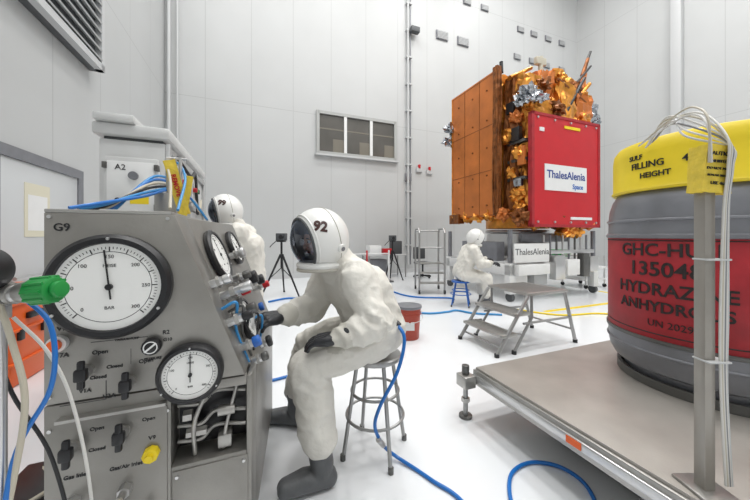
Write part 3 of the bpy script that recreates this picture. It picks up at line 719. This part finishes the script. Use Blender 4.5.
# upper equipment deck: wrapped boxes, struts and folded blankets
for (lo,hi,m) in (((5.35,4.85,4.3),(5.95,5.35,4.95),GOLD),((5.95,4.9,4.3),(6.4,5.35,5.15),OFOIL),((6.35,4.72,4.0),(6.85,5.0,4.85),GOLD),((6.9,4.72,4.05),(7.4,5.0,4.65),OFOIL),((5.75,4.74,4.0),(6.2,4.95,4.45),GOLD),((6.85,4.95,4.6),(7.4,5.4,5.15),GOLD),((6.45,5.0,4.85),(6.85,5.35,5.25),BROWN),((5.5,6.0,5.1),(7.2,6.6,5.3),GOLD),((6.9,4.8,4.6),(7.15,4.95,5.0),BROWN),((7.3,4.85,4.0),(7.55,5.2,4.4),GOLD)): b.crumple(lo,hi,m,5,0.035)
for (u,v,z,s,m) in ((5.55,4.85,4.15,0.18,GOLD),(6.25,4.75,4.2,0.18,BROWN),(7.15,4.8,4.1,0.16,GOLD),(7.45,5.0,4.75,0.17,GOLD),(5.95,4.85,4.75,0.15,BROWN),(6.6,5.0,5.15,0.15,GOLD)):
    b.blob((u,v,z), s, m, 0.4, (1.2,0.9,0.9))
for (u,v,z,s) in ((5.42,4.68,4.40,0.19),(5.22,4.75,4.28,0.13),(5.65,4.68,4.36,0.13),(7.62,4.95,4.5,0.20),(7.80,4.95,4.22,0.16),(7.5,4.85,4.25,0.13),(5.08,7.0,4.35,0.18),(5.05,7.05,4.0,0.15)):
    b.blob((u,v,z), s, SILVER, 0.5, (1.3,0.7,0.85))
for p,q,r,m in (((7.2,4.95,4.4),(7.5,4.95,5.35),0.07,OFOIL),((7.42,4.95,5.3),(7.62,4.95,5.75),0.05,BROWN),((7.6,4.95,5.72),(7.72,4.95,5.95),0.035,BLACK),
                ((6.0,4.95,4.8),(6.02,4.95,5.45),0.06,BEIGE),((6.9,4.9,4.4),(7.6,4.9,5.1),0.06,GOLD),((7.55,4.95,4.4),(7.45,4.95,5.4),0.05,GOLD),((5.25,5.1,4.9),(5.9,5.1,5.25),0.05,GOLD),((5.2,5.3,5.1),(5.2,5.3,5.35),0.05,BLACK),
                ((6.5,4.75,4.1),(7.2,4.75,5.1),0.04,BLACK),((6.3,4.75,4.9),(7.3,4.75,4.5),0.035,BROWN),((7.0,4.9,4.9),(7.65,4.9,5.55),0.03,BLACK)):
    b.cyl(p,q,r,m,r2=r*0.8,seg=12)
b.box((5.85,4.9,5.25),(6.15,5.0,5.42), BEIGE, 0.02)
for k in range(9): b.blob((5.25+0.26*k,4.85+0.05*(k%2),1.80-0.05*(k%3)), 0.17, random.choice([GOLD,OFOIL,BROWN]), 0.4)
for k in range(5): b.blob((5.15,5.2+0.4*k,1.86), 0.13, random.choice([GOLD,OFOIL]), 0.4)
b.blob((6.6,4.8,1.52),0.18,GOLD,0.4); b.blob((6.9,4.8,1.50),0.15,GOLD,0.4)
b.cyl((6.3,5.9,1.56),(6.3,5.9,1.92),0.75, GOLD, seg=40)
b.done("satellite", sharp=20)

# integration trolley under satellite
b = B()
b.cyl((6.3,5.9,0.82),(6.3,5.9,1.50),0.80, ALU, r2=0.70, seg=48)
b.torus(0.80,0.05, WHITE, Matrix.Translation((6.3,5.9,0.85))); b.torus(0.72,0.05, ALU, Matrix.Translation((6.3,5.9,1.48)))
for a in ((4.9,4.75),(4.9,6.85)): b.box((a[0],a[1],0.55),(7.7,a[1]+0.16,0.8), WHITE, 0.01)
for u in (4.9,6.2,7.54): b.box((u,4.75,0.55),(u+0.16,7.0,0.78), WHITE, 0.01)
b.box((4.95,4.8,0.76),(7.65,6.95,0.82), LGREY, 0.01)
for u in (4.98,7.62):
    for v in (4.83,6.93):
        b.box((u-0.08,v-0.08,0.16),(u+0.08,v+0.08,0.56), WHITE, 0.01); b.cyl((u-0.04,v,0.09),(u+0.04,v,0.09),0.09, DGREY); b.cyl((u,v,0.82),(u,v,1.5),0.05, GREY)
b.box((4.95,4.68,0.82),(5.95,4.71,1.22), WHITE, 0.005)
b.text("ThalesAlenia", 0.19, place((5.45,4.678,1.04),(0,-1,0)), DGREY, 0.002)
for (a,c,m) in (((6.05,4.60,0.42),(6.35,4.76,0.95),ALU),((6.45,4.62,0.5),(6.85,4.76,0.85),WHITE),((6.95,4.60,0.45),(7.15,4.76,0.98),DSTEEL),((7.2,4.62,0.55),(7.5,4.76,0.9),ALU),((5.0,4.62,0.56),(5.9,4.74,0.78),WHITE)): b.box(a,c,m,0.01)
b.box((6.05,4.72,0.98),(7.5,4.80,1.06), ALU, 0.005)
for k in range(8): b.cyl((5.9+0.2*k,4.78,0.8),(5.9+0.2*k,4.78,1.4),0.022, [ALU,GREY,DSTEEL][k%3])
b.box((5.5,5.0,1.24),(7.0,5.1,1.44), GREY, 0.01); b.box((4.97,5.2,0.82),(5.2,6.4,1.25), GREY, 0.01)
b.box((4.97,4.85,0.3),(5.5,5.4,0.55), WHITE, 0.01); b.box((5.7,4.85,0.3),(6.1,5.4,0.55), LGREY, 0.01)
b.done("satellite_integration_trolley")

b = B()
for (u,w) in ((7.95,0.8),):
    b.box((u,5.2,0.5),(u+w,5.9,0.56), WHITE, 0.01); b.box((u,5.2,0.2),(u+w,5.9,0.24), WHITE, 0.01)
    for a in (u+0.03,u+w-0.03):
        for v in (5.23,5.87): b.cyl((a,v,0.08),(a,v,0.85),0.02, ALU); b.cyl((a-0.015,v,0.05),(a+0.015,v,0.05),0.05, BLACK)
    b.cyl((u,5.23,0.85),(u,5.87,0.85),0.02, ALU); b.box((u+0.15,5.3,0.56),(u+0.6,5.7,0.8), LGREY, 0.02)
b.done("equipment_cart")
b = B(); b.box((10.3,7.6,0.25),(11.5,8.3,0.6), LGREY, 0.02); b.box((10.5,7.7,0.6),(10.9,8.2,0.85), GREEN, 0.02); b.box((11.0,7.7,0.6),(11.4,8.2,0.75), WHITE, 0.02)
for a in (10.4,11.4):
    for v in (7.7,8.2): b.cyl((a,v,0),(a,v,0.26),0.03, DGREY)
b.done("utility_trolley")

# ------------------------------------------------------------------ step stand
DU = 0.42
b = B(); v0,v1 = 2.66,3.35
steps = [(2.62+DU,3.30+DU,0.70),(2.40+DU,2.64+DU,0.47),(2.20+DU,2.44+DU,0.24)]
for (a,c,z) in steps:
    b.box((a,v0,z-0.035),(c,v1,z), STEEL, 0.004)
    for k in range(int((c-a)/0.04)): b.box((a+0.015+k*0.04,v0+0.03,z),(a+0.022+k*0.04,v1-0.03,z+0.004), STG)
for v in (v0+0.015,v1-0.015):
    for pts,r in (([(2.14,v,0.02),(2.62,v,0.66)],0.022),([(2.68,v,0.67),(2.68,v,0.40),(2.40,v,0.02)],0.018),([(3.25,v,0.67),(3.45,v,0.02)],0.022),([(2.55,v,0.34),(3.34,v,0.34)],0.015),([(2.2,v,0.225),(2.5,v,0.225)],0.014),([(2.4,v,0.455),(2.66,v,0.455)],0.014)):
        b.tube([(p[0]+DU,p[1],p[2]) for p in pts], r, STG, raw=True)
    for u in (2.14,3.45,2.40): b.cyl((u+DU,v,0),(u+DU,v,0.04),0.028, BLACK)
b.cyl((3.40+DU,v0,0.18),(3.40+DU,v1,0.18),0.013, STG); b.cyl((2.2+DU,v0,0.10),(2.2+DU,v1,0.10),0.013, STG)
b.done("step_platform")

b = B(); x0,y0 = 1.05,7.1
for x in (x0,x0+0.6):
    b.tube([(x,y0,0.03),(x,y0,1.45),(x,y0+0.1,1.55),(x,y0+0.6,1.55),(x,y0+0.7,1.45),(x,y0+0.7,0.03)],0.024, STG, raw=True)
    b.tube([(x,y0,0.7),(x,y0+0.7,0.7)],0.018, STG, raw=True)
    for y in (y0,y0+0.7): b.cyl((x-0.02,y,0.05),(x+0.02,y,0.05),0.05, BLACK)
for k in range(3): b.box((x0,y0-0.08+0.15*k,0.25+0.22*k),(x0+0.6,y0+0.12+0.15*k,0.28+0.22*k), STEEL, 0.004)
b.tube([(x0,y0,1.1),(x0+0.6,y0,1.1)],0.018, STG, raw=True); b.tube([(x0,y0+0.7,1.5),(x0+0.6,y0+0.7,1.5)],0.018, STG, raw=True)
b.done("platform_ladder", False)
b = B(); b.box((3.3,8.9,0.72),(4.7,9.6,0.76), LGREY, 0.005)
for u in (3.35,4.65):
    for v in (8.95,9.55): b.cyl((u,v,0),(u,v,0.72),0.025, STG)
b.box((3.4,9.0,0.76),(3.8,9.4,1.05), WHITE, 0.01); b.box((3.9,9.05,0.76),(4.2,9.3,0.95), RED, 0.01); b.box((4.25,9.1,0.76),(4.6,9.4,1.2), DGREY, 0.02)
b.box((3.4,9.0,0.2),(4.0,9.5,0.6), GREY, 0.02)
b.done("work_table")
b = B(); b.cyl((5.1,8.6,0.03),(5.1,8.6,0.45),0.03, BLACK); b.box((4.88,8.38,0.45),(5.32,8.82,0.52), DGREY, 0.02); b.box((4.88,8.8,0.6),(5.32,8.86,1.0), DGREY, 0.02); b.box((5.07,8.8,0.5),(5.13,8.84,0.7), BLACK)
for k in range(5):
    a = math.radians(72*k); b.cyl((5.1,8.6,0.08),(5.1+0.28*math.cos(a),8.6+0.28*math.sin(a),0.06),0.02, BLACK); b.sph((5.1+0.28*math.cos(a),8.6+0.28*math.sin(a),0.035),0.035, BLACK)
b.done("office_chair")
b = B()
for u in (2.3,3.0,3.7): b.cyl((u,8.2,0),(u,8.2,0.03),0.15, DGREY); b.cyl((u,8.2,0.03),(u,8.2,0.95),0.025, RED if u==3.0 else WHITE)
for z in (0.85,): b.cyl((2.3,8.2,z),(3.7,8.2,z),0.015, WHITE)
b.done("barrier_posts")

# ------------------------------------------------------------------ weighing platform
b = B(); u0,u1,v0,v1 = 1.58,4.1,0.30,1.87
b.box((u0,v0,0.355),(u1,v1,0.38), PLATE, 0.004)
b.box((u0-0.015,v0-0.02,0.25),(u0+0.06,v1+0.015,0.362), STEEL, 0.006); b.box((u0+0.06,v1-0.06,0.25),(u1,v1+0.015,0.362), STEEL, 0.006)
b.box((u0+0.06,v0-0.02,0.25),(u1,v0+0.06,0.362), STEEL, 0.006); b.box((u1-0.02,v0+0.06,0.25),(u1+0.03,v1,0.362), STEEL, 0.006)
b.box((u0-0.03,v0,0.285),(u0-0.012,v1,0.335), ALU, 0.006)
for u,v in ((u0-0.08,v1+0.02),(u0+0.2,0.5),(u1-0.1,v1-0.1),(u1-0.1,0.45)):
    b.cyl((u,v,0.0),(u,v,0.02),0.05, DSTEEL, bev=0.004); b.cyl((u,v,0.02),(u,v,0.30),0.018, STG); b.cyl((u,v,0.12),(u,v,0.15),0.032, STEEL, seg=6)
b.box((u0-0.13,v1-0.04,0.24),(u0-0.03,v1+0.07,0.33), STEEL, 0.006); b.cyl((u0-0.08,v1+0.02,0.33),(u0-0.08,v1+0.02,0.40),0.028, DSTEEL,bev=0.005); b.box((u0-0.04,v1-0.02,0.26),(u0+0.02,v1+0.02,0.32), DSTEEL)
b.box((u0-0.034,1.04,0.292),(u0-0.029,1.12,0.328), ORANGE)
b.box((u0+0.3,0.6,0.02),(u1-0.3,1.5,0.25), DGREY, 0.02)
b.done("weighing_platform")

# ------------------------------------------------------------------ propellant drum
dc = V3((2.33,2.10)); r = 0.55
b = B(); C = Matrix.Translation((dc.x,dc.y,0))
b.rev([(0,0.40),(r*0.80,0.40),(r*0.82,0.42),(r*0.82,0.47),(r*0.93,0.50),(r*0.985,0.56),(r,0.62),(r,0.705)], GREY, C, 96)
b.rev([(r*0.86,0.381),(r*0.9,0.381),(r*0.9,0.44),(r*0.86,0.44)], DSTEEL, C, 96, True)
b.rev([(r,0.70),(r+0.012,0.705),(r+0.012,0.725),(r,0.73)], DSTEEL, C, 96)
b.rev([(r,0.725),(r+0.003,0.73),(r+0.003,1.375),(r,1.38)], DRED, C, 96)
b.rev([(r,1.375),(r+0.014,1.38),(r+0.014,1.40),(r,1.41),(r,1.50),(r*0.985,1.58),(r*0.95,1.65),(r*0.90,1.70),(r*0.8,1.74),(r*0.4,1.80),(0,1.82)], GREY, C, 96)
b.torus(r*1.0,0.010, GREY, C @ Matrix.Translation((0,0,1.50)), 96); b.torus(r*1.0,0.010, GREY, C @ Matrix.Translation((0,0,0.63)), 96)
ry = r*0.925
b.rev([(ry-0.012,1.70),(ry+0.012,1.70),(ry+0.022,1.715),(ry+0.012,1.73),(ry+0.012,1.95),(ry+0.004,2.01),(ry-0.02,2.045),(ry-0.05,2.055),(ry-0.09,2.04),(ry-0.09,2.0),(ry-0.03,1.98),(ry-0.012,1.93)], YEL, C, 96, True)
b.rev([(0,1.90),(ry-0.02,1.90)], YEL, C, 64)
def cyltext(t, size, phi0, z, rad, m, bold=0.0):
    fn = lambda co: V3((dc.x+(rad+co.z)*math.cos(phi0+co.x/rad), dc.y+(rad+co.z)*math.sin(phi0+co.x/rad), z+co.y))
    b.text(t, size, None, m, 0.0015, fn=fn, bold=bold)
P0 = math.radians(202); INK = mat("stencil_ink",(0.02,0.012,0.012),0.6)
cyltext("GHC-HU 1", 0.115, P0, 1.30, r+0.006, INK, 0.002); cyltext("135048", 0.13, P0-0.02, 1.175, r+0.006, INK, 0.002)
cyltext("HYDRAZINE", 0.110, P0+0.02, 1.045, r+0.006, INK, 0.002); cyltext("ANHYDROUS", 0.095, P0+0.02, 0.935, r+0.006, INK, 0.002); cyltext("UN 2029", 0.06, P0+0.05, 0.83, r+0.006, INK)
for z in (1.36,0.76): b.rev([(r+0.0035,z),(r+0.005,z+0.002),(r+0.005,z+0.006),(r+0.0035,z+0.008)], INK, C, 96)
cyltext("FILLING     466 KG", 0.060, P0+0.05, 1.87, ry+0.015, BLACK, 0.001); cyltext("HEIGHT", 0.05, P0-0.12, 1.80, ry+0.015, BLACK, 0.001); cyltext("SULF", 0.045, P0-0.35, 1.93, ry+0.015, BLACK, 0.001)
for k in range(3):
    a = math.radians(215+25*k); p = dc + V3((0.30*math.cos(a),0.30*math.sin(a)))
    b.cyl((p.x,p.y,1.90),(p.x,p.y,2.06),0.025, ALU); b.cyl((p.x,p.y,2.04),(p.x,p.y,2.08),0.045, [DSTEEL,GREY,RED][k])
b.done("propellant_drum", False)

# ------------------------------------------------------------------ post with cables
pp = UW(1.67,0.63,0)
b = B(); x,y = pp.x,pp.y
PB = mat("post_metal",(0.33,0.31,0.28),0.4,0.5,0.08)
b.box((x-0.022,y-0.022,0.381),(x+0.020,y+0.022,1.62), PB, 0.004); b.box((x-0.065,y-0.07,0.381),(x+0.07,y+0.07,0.393), STEEL, 0.003)
TM = Matrix.Translation((x+0.015,y,1.665)) @ Matrix.Rotation(math.radians(5),4,'Y')
b.crumple((-0.052,-0.036,-0.10),(0.058,0.03,0.085), TAGY, 4, 0.003, TM)
for t,s,dz in (("CAUTION",0.022,0.05),("INHIBITED",0.016,0.02),("DO NOT MOVE",0.014,-0.008),("REMOVE BEFORE",0.012,-0.035),("USE 466",0.018,-0.065)): b.text(t, s, TM @ place((0,-0.0405,dz),(0,-1,0)), BLACK, 0.0015)
for k in range(6):
    o = 0.012*k
    b.tube([(x+0.26+o,y+0.55,1.91+0.01*k),(x+0.17+o,y+0.36,1.97+0.02*(k%3)),(x+0.10-o,y+0.12,1.94-0.02*k),(x+0.045+0.3*o,y-0.035,1.79-0.01*k),(x+0.035+0.3*o,y-0.050,1.66),(x+0.03+0.3*o,y-0.04,1.50),(x+0.028+0.5*o,y-0.03,1.1),(x+0.03+0.4*o,y-0.03,0.8),(x+0.05+0.4*o,y-0.03,0.42)],0.0042, [WCABLE,BEIGE,WCABLE,GREY,WCABLE,LGREY][k])
for k in range(2): b.tube([(x-0.02-0.01*k,y-0.043,1.68),(x-0.03,y-0.043,1.80+0.03*k),(x+0.01,y+0.03,1.89+0.03*k),(x+0.10,y+0.2,1.94+0.03*k),(x+0.22,y+0.55,1.92)],0.004, [WCABLE,BEIGE][k])
for z in (0.9,1.3): b.box((x-0.025,y-0.042,z),(x+0.062,y+0.025,z+0.007), LGREY, 0.002)
b.done("cable_post", False)

# ------------------------------------------------------------------ floor tape and ramp
for (a,c) in (((7.9,3.2),(8.0,4.9)),((4.9,3.9),(9.5,4.0)),((-1.9,4.4),(-1.84,9.0)),((-2.2,1.6),(-0.7,1.66))):
    b = B(); b.box((a[0],a[1],0.0),(c[0],c[1],0.0025), YEL); b.done("floor_tape")
b = B(); b.box((-1.25,1.75,0.0),(-0.95,2.4,0.05), BLACK,0.01); b.tube([(-1.3,1.9,0.03),(-1.0,2.1,0.07),(-1.2,2.4,0.03)],0.012,BEIGE); b.tube([(-1.35,1.7,0.03),(-0.85,2.1,0.06),(-1.0,2.4,0.03)],0.012,BLUEH); b.done("cable_ramp")

# ------------------------------------------------------------------ lights
for u in (-0.5,3.3,7.1,10.9):
    for v in (-2.5,1.8,6.2):
        b = B(); b.box((u-1.1,v-0.8,H-0.1),(u+1.1,v+0.8,H-0.001), WHITE, 0.01); b.done("ceiling_light")
        ld = bpy.data.lights.new("lamp",'AREA'); ld.shape='RECTANGLE'; ld.size=1.4; ld.size_y=1.0; ld.energy=205; ld.color=(1.0,0.99,0.975)
        lo = bpy.data.objects.new("ceiling_lamp", ld); scene.collection.objects.link(lo); lo.location = UW(u,v,H-0.12); lo.rotation_euler=(0,0,TH)
w = bpy.data.worlds.new("world"); scene.world = w; w.use_nodes = True
w.node_tree.nodes["Background"].inputs[0].default_value = (0.9,0.95,1,1); w.node_tree.nodes["Background"].inputs[1].default_value = 0.3

cam = bpy.data.cameras.new("camera"); cam.lens = 14.4; cam.sensor_width = 36; cam.shift_y = -0.02; cam.clip_start = 0.02
co = bpy.data.objects.new("camera", cam); scene.collection.objects.link(co); co.location = (0,0,1.4); co.rotation_euler = (math.radians(90),0,0)
scene.camera = co
